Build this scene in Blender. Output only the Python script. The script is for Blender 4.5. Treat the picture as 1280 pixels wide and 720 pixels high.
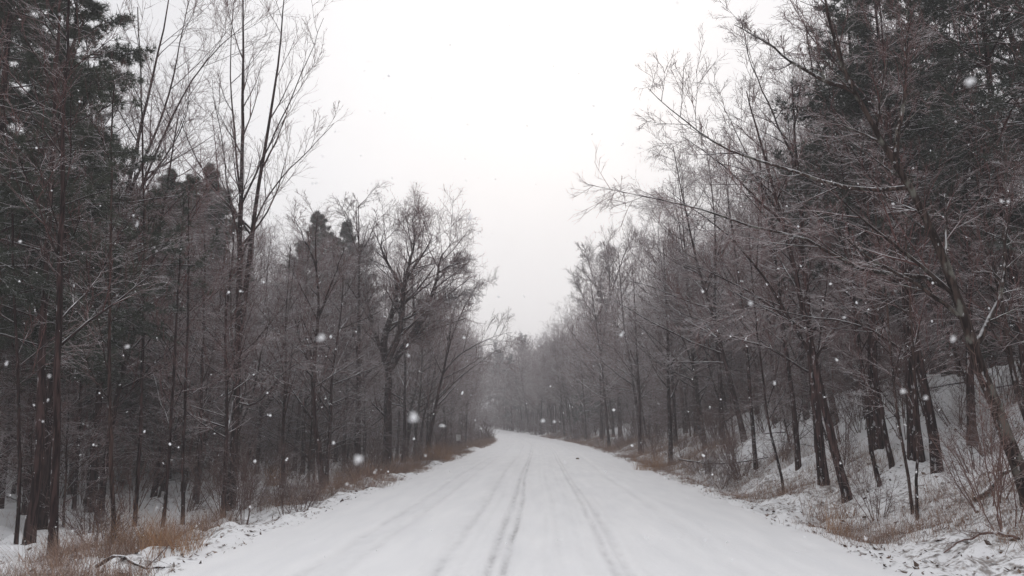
import bpy, math, random
import numpy as np
from mathutils import Vector, Matrix, Euler

for o in list(bpy.data.objects):
    bpy.data.objects.remove(o)
S = bpy.context.scene
COL = S.collection
R = math.radians
rng = np.random.default_rng(11)
random.seed(5)

# ------------------------------------------------------------------ camera
F_PX = 985.0                      # focal length in pixels of a 1280 wide frame
PITCH, YAW, CAM_H = R(9.96), R(1.92), 1.7
cam = bpy.data.cameras.new('camera')
cam.sensor_width = 36.0
cam.lens = 36.0 * F_PX / 1280.0
cam.clip_start, cam.clip_end = 0.05, 2000
cam.dof.use_dof = True
cam.dof.focus_distance = 22.0
cam.dof.aperture_fstop = 4.5
cam_o = bpy.data.objects.new('camera', cam)
COL.objects.link(cam_o)
cam_o.location = (0, 0, CAM_H)
cam_o.rotation_euler = (R(90) + PITCH, 0, YAW)
S.camera = cam_o
CAM_R = np.array(Euler((R(90) + PITCH, 0, YAW)).to_matrix())

# ------------------------------------------------------------------ sky, sun, exposure
SUN_EL, SUN_AZ = R(30), R(1)
W = bpy.data.worlds.new('World')
S.world = W
W.use_nodes = True
nt = W.node_tree
nt.nodes.clear()
n_out = nt.nodes.new('ShaderNodeOutputWorld')
n_bg = nt.nodes.new('ShaderNodeBackground')
n_sky = nt.nodes.new('ShaderNodeTexSky')
n_sky.sky_type = 'NISHITA'
n_sky.sun_disc = False
n_sky.sun_elevation = SUN_EL
n_sky.sun_rotation = SUN_AZ
n_sky.dust_density = 4.0
n_tc = nt.nodes.new('ShaderNodeTexCoord')
n_no = nt.nodes.new('ShaderNodeTexNoise')
n_no.inputs['Scale'].default_value = 2.2
n_no.inputs['Detail'].default_value = 4
n_cr = nt.nodes.new('ShaderNodeValToRGB')          # the overcast cloud deck
n_cr.color_ramp.elements[0].position = 0.3
n_cr.color_ramp.elements[0].color = (0.885, 0.883, 0.912, 1)
n_cr.color_ramp.elements[1].position = 0.7
n_cr.color_ramp.elements[1].color = (1.0, 0.997, 1.02, 1)
n_mul = nt.nodes.new('ShaderNodeVectorMath'); n_mul.operation = 'SCALE'
n_mul.inputs['Scale'].default_value = 9.6
n_mix = nt.nodes.new('ShaderNodeMix'); n_mix.data_type = 'RGBA'
n_mix.inputs[0].default_value = 0.95
nt.links.new(n_tc.outputs['Generated'], n_no.inputs['Vector'])
nt.links.new(n_no.outputs['Fac'], n_cr.inputs[0])
n_dot = nt.nodes.new('ShaderNodeVectorMath'); n_dot.operation = 'DOT_PRODUCT'
n_dot.inputs[1].default_value = (math.sin(SUN_AZ) * math.cos(R(24)), math.cos(SUN_AZ) * math.cos(R(24)), math.sin(R(24)))
nt.links.new(n_tc.outputs['Generated'], n_dot.inputs[0])
n_mr = nt.nodes.new('ShaderNodeMapRange'); n_mr.interpolation_type = 'SMOOTHSTEP'
n_mr.inputs['From Min'].default_value = 0.90; n_mr.inputs['From Max'].default_value = 1.0
n_mr.inputs['To Min'].default_value = 8.8; n_mr.inputs['To Max'].default_value = 9.5
nt.links.new(n_dot.outputs['Value'], n_mr.inputs['Value'])
nt.links.new(n_mr.outputs[0], n_mul.inputs['Scale'])
nt.links.new(n_cr.outputs[0], n_mul.inputs[0])
nt.links.new(n_sky.outputs[0], n_mix.inputs[6])
nt.links.new(n_mul.outputs[0], n_mix.inputs[7])
nt.links.new(n_mix.outputs[2], n_bg.inputs['Color'])
nt.links.new(n_bg.outputs[0], n_out.inputs['Surface'])
n_bg.inputs['Strength'].default_value = 0.107

sun = bpy.data.lights.new('sun', 'SUN')
sun.energy = 0.8
sun.angle = R(50)
sun.color = (1.0, 0.97, 0.94)
sun_o = bpy.data.objects.new('sun', sun)
COL.objects.link(sun_o)
sun_o.location = (0, 0, 60)
sdir = Vector((math.sin(SUN_AZ) * math.cos(SUN_EL), math.cos(SUN_AZ) * math.cos(SUN_EL), math.sin(SUN_EL)))
sun_o.rotation_euler = sdir.to_track_quat('Z', 'Y').to_euler()

vs = S.view_settings
vs.view_transform = 'Standard'; vs.look = 'None'; vs.gamma = 1; vs.exposure = 0.0
vs.use_curve_mapping = False
S.render.engine = 'CYCLES'
cy = S.cycles
cy.max_bounces = 5; cy.diffuse_bounces = 3; cy.glossy_bounces = 1; cy.transmission_bounces = 1
cy.volume_bounces = 1; cy.transparent_max_bounces = 8
cy.use_adaptive_sampling = True; cy.adaptive_threshold = 0.02
cy.use_denoising = True
try:
    cy.denoiser = 'OPENIMAGEDENOISE'
except Exception:
    pass
cy.use_fast_gi = False
S.render.use_persistent_data = False
HAZE = 0.0020

# ------------------------------------------------------------------ materials
def new_mat(name, rough=0.9, spec=0.2):
    m = bpy.data.materials.new(name)
    m.use_nodes = True
    b = m.node_tree.nodes['Principled BSDF']
    b.inputs['Roughness'].default_value = rough
    b.inputs['Specular IOR Level'].default_value = spec
    return m, m.node_tree, b

def add_noise(t, scale, detail=4, coord='Object', stretch=(1, 1, 1)):
    tc = t.nodes.new('ShaderNodeTexCoord')
    mp = t.nodes.new('ShaderNodeMapping'); mp.inputs['Scale'].default_value = stretch
    n = t.nodes.new('ShaderNodeTexNoise')
    n.inputs['Scale'].default_value = scale; n.inputs['Detail'].default_value = detail
    t.links.new(tc.outputs[coord], mp.inputs['Vector'])
    t.links.new(mp.outputs[0], n.inputs['Vector'])
    return n.outputs['Fac']

def ramp(t, fac, stops):
    r = t.nodes.new('ShaderNodeValToRGB')
    while len(r.color_ramp.elements) < len(stops):
        r.color_ramp.elements.new(0.5)
    for e, (p, c) in zip(r.color_ramp.elements, stops):
        e.position = p
        e.color = (*c, 1) if len(c) == 3 else c
    t.links.new(fac, r.inputs[0])
    return r.outputs[0]

def mth(t, op, a, b=None, clamp=False):
    n = t.nodes.new('ShaderNodeMath'); n.operation = op; n.use_clamp = clamp
    for i, v in enumerate((a, b)):
        if v is None: continue
        if isinstance(v, (int, float)): n.inputs[i].default_value = v
        else: t.links.new(v, n.inputs[i])
    return n.outputs[0]

def mixc(t, fac, a, b):
    n = t.nodes.new('ShaderNodeMix'); n.data_type = 'RGBA'
    if isinstance(fac, (int, float)): n.inputs[0].default_value = fac
    else: t.links.new(fac, n.inputs[0])
    for i, v in ((6, a), (7, b)):
        if isinstance(v, tuple): n.inputs[i].default_value = (*v, 1)
        else: t.links.new(v, n.inputs[i])
    return n.outputs[2]

SNOW = (0.84, 0.845, 0.86)

def snow_mask(t, lo, hi, nscale, namp):
    """where the surface faces up (lying snow), broken by noise"""
    g = t.nodes.new('ShaderNodeNewGeometry')
    sx = t.nodes.new('ShaderNodeSeparateXYZ')
    t.links.new(g.outputs['Normal'], sx.inputs[0])
    tc = t.nodes.new('ShaderNodeNewGeometry')
    n = t.nodes.new('ShaderNodeTexNoise'); n.inputs['Scale'].default_value = nscale
    n.inputs['Detail'].default_value = 2
    t.links.new(tc.outputs['Position'], n.inputs['Vector'])
    a = mth(t, 'ADD', sx.outputs['Z'], mth(t, 'MULTIPLY', mth(t, 'SUBTRACT', n.outputs['Fac'], 0.5), namp))
    mr = t.nodes.new('ShaderNodeMapRange')
    mr.inputs['From Min'].default_value = lo; mr.inputs['From Max'].default_value = hi
    t.links.new(a, mr.inputs['Value'])
    return mr.outputs[0]

def bark_mat(name, c1, c2, snow=(0.45, 0.8), lichen=None, nscale=9, namp=0.9, bump=0.6):
    m, t, b = new_mat(name, 0.92, 0.1)
    f = add_noise(t, nscale, 6, 'Object', (1, 1, 0.18))
    c = ramp(t, f, [(0.3, c1), (0.7, c2)])
    oi = t.nodes.new('ShaderNodeObjectInfo')
    hs = t.nodes.new('ShaderNodeHueSaturation')
    t.links.new(c, hs.inputs['Color'])
    t.links.new(mth(t, 'ADD', mth(t, 'MULTIPLY', oi.outputs['Random'], 0.6), 0.7), hs.inputs['Value'])
    c = hs.outputs[0]
    if bump:
        fr = add_noise(t, 26, 4, 'Object', (1, 1, 0.10))
        c = mixc(t, ramp(t, fr, [(0.42, (1, 1, 1)), (0.56, (0, 0, 0))]), c, tuple(v * 0.45 for v in c1))
    if lichen:
        lf = add_noise(t, 5.5, 5, 'Object', (1, 1, 0.6))
        lm = ramp(t, lf, [(0.56, (0, 0, 0)), (0.64, (1, 1, 1))])
        c = mixc(t, lm, c, lichen)
    if snow:
        c = mixc(t, snow_mask(t, snow[0], snow[1], 4.0, namp), c, SNOW)
    if bump:
        g2 = t.nodes.new('ShaderNodeNewGeometry')
        dt = t.nodes.new('ShaderNodeVectorMath'); dt.operation = 'DOT_PRODUCT'
        t.links.new(g2.outputs['Normal'], dt.inputs[0]); dt.inputs[1].default_value = (-0.55, -0.65, 0.45)
        sn = mth(t, 'ADD', dt.outputs['Value'], mth(t, 'MULTIPLY', mth(t, 'SUBTRACT', add_noise(t, 19.0, 6, 'Object', (1, 1, 0.5)), 0.56), 2.4))
        c = mixc(t, mth(t, 'MULTIPLY', ramp(t, sn, [(0.93, (0, 0, 0)), (1.0, (1, 1, 1))]), 0.3), c, SNOW)
    t.links.new(c, b.inputs['Base Color'])
    bp = t.nodes.new('ShaderNodeBump'); bp.inputs['Strength'].default_value = bump
    bp.inputs['Distance'].default_value = 0.03
    t.links.new(f, bp.inputs['Height']); t.links.new(bp.outputs[0], b.inputs['Normal'])
    return m

M_BARK = bark_mat('bark', (0.026, 0.014, 0.0135), (0.085, 0.050, 0.046), snow=(0.5, 0.85))
M_BARK_LICHEN = bark_mat('lichen_bark', (0.028, 0.017, 0.0145), (0.078, 0.053, 0.045), snow=(0.55, 0.95), lichen=(0.115, 0.11, 0.095))
M_BARK_RED = bark_mat('reddish_bark', (0.032, 0.019, 0.017), (0.085, 0.053, 0.045), snow=(0.6, 1.0))
M_TWIG = bark_mat('twig_bark', (0.080, 0.038, 0.036), (0.165, 0.088, 0.081), snow=(0.36, 0.92), namp=1.2, bump=0)
M_BRUSH = bark_mat('brush_twig', (0.080, 0.045, 0.040), (0.16, 0.098, 0.083), snow=(0.65, 1.15), namp=1.0, bump=0)

def needle_mat(name, c1, c2, snow):
    m, t, b = new_mat(name, 0.7, 0.25)
    f = add_noise(t, 1.6, 3)
    c = ramp(t, f, [(0.35, c1), (0.65, c2)])
    c = mixc(t, snow_mask(t, snow[0], snow[1], 3.0, 0.8), c, SNOW)
    t.links.new(c, b.inputs['Base Color'])
    return m
M_PINE = needle_mat('pine_needles', (0.028, 0.036, 0.024), (0.060, 0.066, 0.045), (0.55, 1.15))
M_HEMLOCK = needle_mat('hemlock_needles', (0.024, 0.030, 0.023), (0.05, 0.055, 0.041), (0.55, 1.15))

def weed_mat(name, stops):
    m, t, b = new_mat(name, 0.9, 0.1)
    g = t.nodes.new('ShaderNodeNewGeometry')
    c = ramp(t, g.outputs['Random Per Island'], stops)
    c = mixc(t, snow_mask(t, 0.75, 1.1, 9.0, 0.6), c, SNOW)
    t.links.new(c, b.inputs['Base Color'])
    return m
M_WEED = weed_mat('dry_weed', [(0.0, (0.13, 0.080, 0.066)), (0.4, (0.25, 0.16, 0.12)), (0.75, (0.36, 0.245, 0.175)), (1.0, (0.13, 0.080, 0.068))])
M_RUST = weed_mat('rust_weed', [(0.0, (0.20, 0.10, 0.055)), (0.5, (0.33, 0.185, 0.10)), (1.0, (0.38, 0.25, 0.15))])
M_LITTER = weed_mat('leaf_litter', [(0.0, (0.05, 0.035, 0.028)), (0.5, (0.11, 0.07, 0.05)), (1.0, (0.19, 0.12, 0.08))])

m, t, b = new_mat('road_snow', 0.75, 0.25)
at = t.nodes.new('ShaderNodeAttribute'); at.attribute_name = 'rut'
fn = add_noise(t, 3.0, 8, 'Object', (1.0, 0.14, 1))
fn2 = add_noise(t, 14.0, 6, 'Object', (1.0, 0.5, 1))
k = mth(t, 'MULTIPLY', at.outputs['Fac'], mth(t, 'ADD', mth(t, 'MULTIPLY', fn2, 1.6), -0.05), True)
c = mixc(t, k, ramp(t, fn, [(0.3, (0.80, 0.805, 0.82)), (0.7, (0.87, 0.872, 0.88))]), (0.34, 0.335, 0.345))
t.links.new(c, b.inputs['Base Color'])
bp = t.nodes.new('ShaderNodeBump'); bp.inputs['Strength'].default_value = 0.35; bp.inputs['Distance'].default_value = 0.03
t.links.new(mth(t, 'ADD', fn, mth(t, 'MULTIPLY', fn2, 0.5)), bp.inputs['Height']); t.links.new(bp.outputs[0], b.inputs['Normal'])
M_ROAD = m

m, t, b = new_mat('ground_snow', 0.8, 0.2)
at = t.nodes.new('ShaderNodeAttribute'); at.attribute_name = 'litter'
fa = add_noise(t, 4.2, 8)
fb = add_noise(t, 17.0, 6)
v = mth(t, 'ADD', mth(t, 'MULTIPLY', fa, 0.55), mth(t, 'MULTIPLY', fb, 0.55))
msk = t.nodes.new('ShaderNodeMapRange')
msk.inputs['From Min'].default_value = 0.66; msk.inputs['From Max'].default_value = 0.78
t.links.new(mth(t, 'ADD', v, mth(t, 'MULTIPLY', at.outputs['Fac'], 0.13)), msk.inputs['Value'])
lit = ramp(t, add_noise(t, 23, 3), [(0.35, (0.06, 0.042, 0.034)), (0.65, (0.17, 0.115, 0.08))])
c = mixc(t, mth(t, 'MULTIPLY', msk.outputs[0], 0.75), (0.82, 0.825, 0.84), lit)
t.links.new(c, b.inputs['Base Color'])
bp = t.nodes.new('ShaderNodeBump'); bp.inputs['Strength'].default_value = 0.25; bp.inputs['Distance'].default_value = 0.05
t.links.new(v, bp.inputs['Height']); t.links.new(bp.outputs[0], b.inputs['Normal'])
M_GROUND = m

m, t, b = new_mat('flake', 0.6, 0.2)
f = add_noise(t, 300, 2)
t.links.new(ramp(t, f, [(0.3, (0.88, 0.88, 0.9)), (0.7, (0.95, 0.95, 0.96))]), b.inputs['Base Color'])
b.inputs['Subsurface Weight'].default_value = 0.0
M_FLAKE = m
m, t, b = new_mat('painted_board', 0.6, 0.3)
t.links.new(ramp(t, add_noise(t, 6, 5), [(0.3, (0.50, 0.50, 0.49)), (0.7, (0.66, 0.66, 0.65))]), b.inputs['Base Color'])
M_BOARD = m

# ------------------------------------------------------------------ helpers: tags, meshes
def tag(o, label=None, cat=None, group=None, kind=None):
    if label: o['label'] = label
    if cat: o['category'] = cat
    if group: o['group'] = group
    if kind: o['kind'] = kind
    return o

def make_mesh(name, verts, quads=None, tris=None, mats=(), mat_idx=None, smooth=True):
    me = bpy.data.meshes.new(name)
    verts = np.asarray(verts, np.float32)
    nq = 0 if quads is None else len(quads)
    ntr = 0 if tris is None else len(tris)
    loops = []
    if nq: loops.append(np.asarray(quads, np.int32).ravel())
    if ntr: loops.append(np.asarray(tris, np.int32).ravel())
    loops = np.concatenate(loops)
    starts = np.concatenate([np.arange(nq) * 4, nq * 4 + np.arange(ntr) * 3]).astype(np.int32)
    me.vertices.add(len(verts)); me.vertices.foreach_set('co', verts.ravel())
    me.loops.add(len(loops)); me.loops.foreach_set('vertex_index', loops)
    me.polygons.add(nq + ntr); me.polygons.foreach_set('loop_start', starts)
    if mat_idx is not None:
        me.polygons.foreach_set('material_index', np.asarray(mat_idx, np.int32))
    me.polygons.foreach_set('use_smooth', np.full(nq + ntr, smooth, bool))
    for mm in mats: me.materials.append(mm)
    me.update(calc_edges=True)
    me.validate()
    return me

def link(name, me, parent=None, loc=(0, 0, 0)):
    o = bpy.data.objects.new(name, me)
    o.location = loc
    COL.objects.link(o)
    if parent is not None: o.parent = parent
    return o

def empty(name, loc=(0, 0, 0)):
    o = bpy.data.objects.new(name, None)
    o.empty_display_size = 0.2
    o.location = loc
    COL.objects.link(o)
    return o

def copy_tree(o, parent=None):
    c = o.copy(); COL.objects.link(c)
    if parent is not None: c.parent = parent
    for ch in list(o.children):
        copy_tree(ch, c)
    return c

# ------------------------------------------------------------------ terrain
def _hash(ix, iy, seed):
    h = (ix.astype(np.int64) * 374761393 + iy.astype(np.int64) * 668265263 + seed * 974634777) & 0x7fffffff
    h = ((h ^ (h >> 13)) * 1274126177) & 0x7fffffff
    h = h ^ (h >> 16)
    return (h & 0xffff) / 65535.0

def vnoise(x, y, scale, seed=0):
    x = np.asarray(x, float) / scale; y = np.asarray(y, float) / scale
    ix, iy = np.floor(x), np.floor(y)
    fx, fy = x - ix, y - iy
    fx = fx * fx * (3 - 2 * fx); fy = fy * fy * (3 - 2 * fy)
    a, b_ = _hash(ix, iy, seed), _hash(ix + 1, iy, seed)
    c_, d = _hash(ix, iy + 1, seed), _hash(ix + 1, iy + 1, seed)
    return (a * (1 - fx) + b_ * fx) * (1 - fy) + (c_ * (1 - fx) + d * fx) * fy

def sstep(a, b_, x):
    t_ = np.clip((x - a) / (b_ - a), 0, 1)
    return t_ * t_ * (3 - 2 * t_)

def road_x(y):
    y = np.asarray(y, float)
    k_ = np.clip(y - 58, 0, None)
    return -k_ ** 2 / 900.0

def road_z(y):
    y = np.asarray(y, float)
    k_ = np.clip(y - 65, 0, 130)
    return 0.00011 * k_ ** 2 + 13.0 * sstep(205, 330, y) * 0

def half_l(y):
    return 4.45 - 0.9 * sstep(60, 110, np.asarray(y, float))

def half_r(y):
    return 4.35 - 0.7 * sstep(60, 110, np.asarray(y, float))

def ground_h(x, y, fine=True):
    x = np.asarray(x, float); y = np.asarray(y, float)
    u = x - road_x(y)
    z = road_z(y).copy() if np.ndim(y) else road_z(y)
    edge_n = (vnoise(x, y, 1.1, 3) - 0.5) * 0.5 + (vnoise(x, y, 0.35, 4) - 0.5) * 0.25
    sl = -u - half_l(y) + edge_n * 0.8
    sr = u - half_r(y) + edge_n * 0.8
    left = -0.42 * sstep(0.2, 2.4, sl) + 0.012 * np.clip(sl - 3, 0, None) + 0.35 * sstep(14, 40, sl)
    fade = 1 - 0.45 * sstep(25, 70, y)
    right = (0.47 * (np.sqrt((sr - 1.3) ** 2 + 0.5) + (sr - 1.3)) * 0.5)
    right = np.where(sr > 0, right, 0)
    right = np.minimum(right, 2.7 + 0.07 * np.clip(sr, 0, None)) * fade
    right = right - 0.12 * sstep(0.1, 0.6, sr) * (1 - sstep(0.9, 2.0, sr))
    off = np.maximum(sl, sr)
    z = z + np.where(sl > 0, left, 0) + np.where(sr > 0, right, 0)
    m_ = sstep(0.0, 1.0, off)
    z = z + m_ * ((vnoise(x, y, 6.0, 1) - 0.5) * 0.45 + (vnoise(x, y, 1.8, 2) - 0.5) * 0.22)
    if fine:
        v_ = sstep(-0.1, 0.5, off)
        z = z + v_ * ((vnoise(x, y, 0.55, 5) - 0.5) * 0.20 + (vnoise(x, y, 0.22, 6) - 0.35) * 0.13)
    z = z + 13.0 * sstep(205, 330, y + 0.0 * x)
    # under the road sheet the ground lies a little lower
    z = z - 0.10 * (1 - sstep(-0.45, -0.05, off))
    return z

def gh(x, y):
    return float(ground_h(np.array([x]), np.array([y]))[0])

def axis(parts):
    out = []
    for a, b_, s in parts:
        out.append(np.arange(a, b_, s))
    return np.concatenate(out)

ys = [-40.0]
while ys[-1] < 330:
    y_ = ys[-1]
    ys.append(y_ + (2.0 if y_ < 2 else max(0.07, 0.0055 * y_ if y_ < 40 else 0.012 * y_)))
ys = np.array(ys)
us = axis([(-150, -40, 8), (-40, -16, 1.2), (-16, -9, 0.3), (-9, -4.0, 0.075), (-4.0, 4.0, 0.8), (4.0, 9.5, 0.075), (9.5, 17, 0.25), (17, 40, 1.2), (40, 151, 8)])
U, Y = np.meshgrid(us, ys)
X = U + road_x(Y) * (1 - sstep(20, 90, np.abs(U)))
Z = ground_h(X, Y)
nx, ny = len(us), len(ys)
idx = np.arange(nx * ny).reshape(ny, nx)
quads = np.stack([idx[:-1, :-1], idx[:-1, 1:], idx[1:, 1:], idx[1:, :-1]], -1).reshape(-1, 4)
me = make_mesh('ground', np.stack([X, Y, Z], -1).reshape(-1, 3), quads, mats=[M_GROUND])
a = me.attributes.new('litter', 'FLOAT', 'POINT')
UU = X - road_x(Y)
off = np.maximum(-UU - half_l(Y), UU - half_r(Y))
litter = sstep(-0.1, 0.7, off) * (1 - 1.05 * sstep(1.6, 4.0, off)) + 0.25 * (vnoise(X, Y, 2.5, 9) - 0.5)
a.data.foreach_set('value', litter.astype(np.float32).ravel())
tag(link('ground', me), kind='structure')

# the road: packed snow with ruts
TRACKS = [(-0.58, 0.042, 0.024, 0.52), (-0.45, 0.036, 0.020, 0.75), (0.88, 0.042, 0.018, 0.34), (1.02, 0.06, 0.012, 0.22), (-1.25, 0.28, 0.006, 0.14), (-2.5, 0.36, 0.008, 0.12), (0.98, 0.25, 0.006, 0.10), (-0.5, 0.22, 0.004, 0.14), (-1.22, 0.06, 0.014, 0.28), (-2.28, 0.07, 0.012, 0.16),
          (-2.75, 0.07, 0.014, 0.22), (2.35, 0.10, 0.012, 0.08), (0.25, 0.05, 0.005, 0.10), (-0.95, 0.05, 0.006, 0.10), (0.05, 0.04, 0.004, 0.08), (0.55, 0.04, 0.004, 0.08)]
def road_profile(u, y):
    dz = np.zeros_like(u); k_ = np.zeros_like(u)
    wob = (vnoise(y * 0 + 3, y, 9.0, 21) - 0.5) * 0.14
    # slush and small lumps thrown beside the wheel lines
    dz += 0.022 * np.clip(vnoise(u, y, 0.075, 90) - 0.62, 0, 1) * sstep(0.45, 0.7, vnoise(u, y, 0.8, 91))
    for i, (c_, w, d, s) in enumerate(TRACKS):
        wi = wob + (vnoise(y * 0 + i * 5, y, 13.0, 30 + i) - 0.5) * 0.10 + (vnoise(y * 0 + i * 7, y, 1.1, 40 + i) - 0.5) * 0.03
        drift = 0.0
        g_ = np.exp(-((u - c_ - wi - drift) / w) ** 2)
        lump = 0.15 + 0.75 * vnoise(u, y, 1.6, 50 + i) + 0.8 * vnoise(u * 3, y, 0.32, 70 + i) ** 2
        fadey = 1 - 0.75 * sstep(18, 60, y)
        dz -= d * g_
        dz += d * 0.5 * np.exp(-((np.abs(u - c_ - wi) - w * 2.2) / (w * 0.9)) ** 2)
        k_ += s * g_ * lump * fadey
    lane = np.exp(-((u - 0.25) / 1.2) ** 2)
    dz += (vnoise(u, y, 0.9, 60) - 0.5) * 0.03 + (vnoise(u, y * 0.25, 0.16, 61) - 0.5) * (0.006 + 0.012 * lane)
    k_ += lane * 0.10 * vnoise(u, y * 0.1, 0.12, 62)
    return dz, np.clip(k_, 0, 1)

ru = axis([(-4.7, -3.2, 0.06), (-3.2, 3.0, 0.033), (3.0, 4.6, 0.06)])
U, Y = np.meshgrid(ru, ys)
wide = np.where(U < 0, half_l(Y) / 4.45, half_r(Y) / 4.35)
Uw = U * wide
X = Uw + road_x(Y)
dz, rk = road_profile(U, Y)
crown = 0.05 * (1 - (U / 4.6) ** 2)
edge = np.minimum(U + 4.7, 4.6 - U)
Z = road_z(Y) + dz + crown + 0.015 - 0.12 * (1 - sstep(0, 0.35, edge)) + (vnoise(X, Y, 0.5, 64) - 0.5) * 0.05 * (1 - sstep(0.2, 1.0, edge))
nx, ny = len(ru), len(ys)
idx = np.arange(nx * ny).reshape(ny, nx)
quads = np.stack([idx[:-1, :-1], idx[:-1, 1:], idx[1:, 1:], idx[1:, :-1]], -1).reshape(-1, 4)
me = make_mesh('road', np.stack([X, Y, Z], -1).reshape(-1, 3), quads, mats=[M_ROAD])
a = me.attributes.new('rut', 'FLOAT', 'POINT')
a.data.foreach_set('value', rk.astype(np.float32).ravel())
tag(link('road', me), kind='structure')

# ------------------------------------------------------------------ from the photograph to the ground
def ray(px, py):
    d = CAM_R @ np.array([(px - 640) / F_PX, -(py - 360) / F_PX, -1.0])
    return d

def at_depth(px, py, y):
    d = ray(px, py)
    k_ = y / d[1]
    return np.array([d[0] * k_, y, CAM_H + d[2] * k_])

def on_ground(px, py):
    d = ray(px, py)
    yy = np.arange(5, 160, 0.1)
    k_ = yy / d[1]
    zz = CAM_H + d[2] * k_
    g_ = ground_h(d[0] * k_, yy, False)
    hit = np.nonzero(zz <= g_)[0]
    y = yy[hit[0]] if len(hit) else 60.0
    return at_depth(px, py, y)

def to_px(p):
    q = CAM_R.T @ (np.asarray(p, float) - np.array([0, 0, CAM_H]))
    return 640 + F_PX * q[0] / -q[2], 360 - F_PX * q[1] / -q[2]

# ------------------------------------------------------------------ growing things
def norm(v):
    return v / np.maximum(np.linalg.norm(v, axis=-1, keepdims=True), 1e-9)

def grow(p0, d0, length, n, wig, trop=0.0):
    B = len(p0)
    pts = [p0]; d = norm(d0); p = p0
    for _ in range(n - 1):
        d = d + wig * rng.normal(size=(B, 3))
        d[:, 2] += trop
        d = norm(d)
        p = p + d * (length / (n - 1))[:, None]
        pts.append(p)
    return np.stack(pts, 1)

def spawn(paths, radii, k, t0, t1, ang, lenf, rr, n, wig, trop=0.0, shrink=0.55, rmin=0.003, tip=0.35, lens=None, flat=0.0, drop=0.0, bias=None):
    B, P, _ = paths.shape
    seg = np.linalg.norm(np.diff(paths, axis=1), axis=2).sum(1)
    t_ = t0 + (t1 - t0) * (np.arange(k)[None, :] + rng.random((B, k))) / k
    f = t_ * (P - 1); i = np.minimum(f.astype(int), P - 2); fr = f - i
    bi = np.arange(B)[:, None]
    p = paths[bi, i] * (1 - fr[..., None]) + paths[bi, i + 1] * fr[..., None]
    T = norm(paths[bi, i + 1] - paths[bi, i])
    r = radii[bi, i] * (1 - fr) + radii[bi, i + 1] * fr
    rnd = rng.normal(size=(B, k, 3))
    rnd[..., 2] *= (1 - flat)
    if bias is not None: rnd = rnd + np.asarray(bias)
    perp = norm(rnd - (rnd * T).sum(-1, keepdims=True) * T)
    a_ = R(1) * (ang[0] + (ang[1] - ang[0]) * rng.random((B, k)))
    D = np.cos(a_)[..., None] * T + np.sin(a_)[..., None] * perp
    base = seg[:, None] if lens is None else np.full((B, 1), lens)
    L = base * lenf * (1 - shrink * (t_ - t0) / max(1e-6, t1 - t0)) * (0.55 + 0.9 * rng.random((B, k)))
    r0 = np.maximum(r * rr * (0.7 + 0.5 * rng.random((B, k))), rmin)
    p, D, L, r0 = p.reshape(-1, 3), D.reshape(-1, 3), L.ravel(), r0.ravel()
    if drop:
        keep = rng.random(len(p)) > drop
        p, D, L, r0 = p[keep], D[keep], L[keep], r0[keep]
    r0 = np.minimum(r0, np.maximum(L * 0.03, rmin))
    q = grow(p, D, L, n, wig, trop)
    rad = r0[:, None] * np.linspace(1, tip, n)[None, :]
    rad = np.maximum(rad, rmin * 0.6)
    return q, rad

def tubes(paths, radii, s):
    B, P, _ = paths.shape
    T = np.empty_like(paths)
    T[:, 1:-1] = paths[:, 2:] - paths[:, :-2]
    T[:, 0] = paths[:, 1] - paths[:, 0]; T[:, -1] = paths[:, -1] - paths[:, -2]
    T = norm(T)
    ref = np.where(np.abs(T[:, :1, 2:3]) > 0.85, np.array([1.0, 0, 0]), np.array([0, 0, 1.0]))
    A = norm(np.cross(np.broadcast_to(ref, T.shape), T))
    Bv = np.cross(T, A)
    th = np.arange(s) * 2 * math.pi / s + (math.pi / 2 if s == 3 else 0)
    off_ = np.cos(th)[None, None, :, None] * A[:, :, None] + np.sin(th)[None, None, :, None] * Bv[:, :, None]
    V = paths[:, :, None] + off_ * radii[:, :, None, None]
    idx_ = np.arange(B * P * s).reshape(B, P, s)
    a_ = idx_[:, :-1]; c_ = idx_[:, 1:]
    Q = np.stack([a_, np.roll(a_, -1, 2), np.roll(c_, -1, 2), c_], -1).reshape(-1, 4)
    return V.reshape(-1, 3), Q

class Bag:
    """collects verts, quads and tris of one mesh"""
    def __init__(self): self.v, self.q, self.t, self.qm, self.tm, self.n = [], [], [], [], [], 0
    def add(self, v, q=None, t=None, m=0):
        self.v.append(v)
        if q is not None: self.q.append(q + self.n); self.qm.append(np.full(len(q), m))
        if t is not None: self.t.append(t + self.n); self.tm.append(np.full(len(t), m))
        self.n += len(v)
    def tube(self, paths, radii, s, m=0):
        if len(paths): self.add(*tubes(paths, radii, s), m=m)
    def build(self, name, mats, smooth=True):
        mi = np.concatenate(self.qm + self.tm)
        return make_mesh(name, np.concatenate(self.v), np.concatenate(self.q) if self.q else None,
                         np.concatenate(self.t) if self.t else None, mats, mi, smooth)
    def arrays(self):
        q = np.concatenate(self.q) if self.q else np.zeros((0, 4), int)
        t_ = np.concatenate(self.t) if self.t else np.zeros((0, 3), int)
        return np.concatenate(self.v), q, t_, np.concatenate(self.qm) if self.qm else np.zeros(0), np.concatenate(self.tm) if self.tm else np.zeros(0)

def stem(H, r0, lean=(0, 0), n=14, wig=0.035, sink=0.35, trop=0.02, tip=0.12):
    p = grow(np.array([[0.0, 0.0, -sink]]), np.array([[lean[0], lean[1], 1.0]]), np.array([H + sink]), n, wig, trop)
    t_ = np.linspace(0, 1, n)
    rad = r0 * (1 - (1 - tip) * t_ ** 0.85)
    rad[0] *= 1.45; rad[1] *= 1.08 if n > 10 else 1.0
    return p, rad[None, :]

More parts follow.
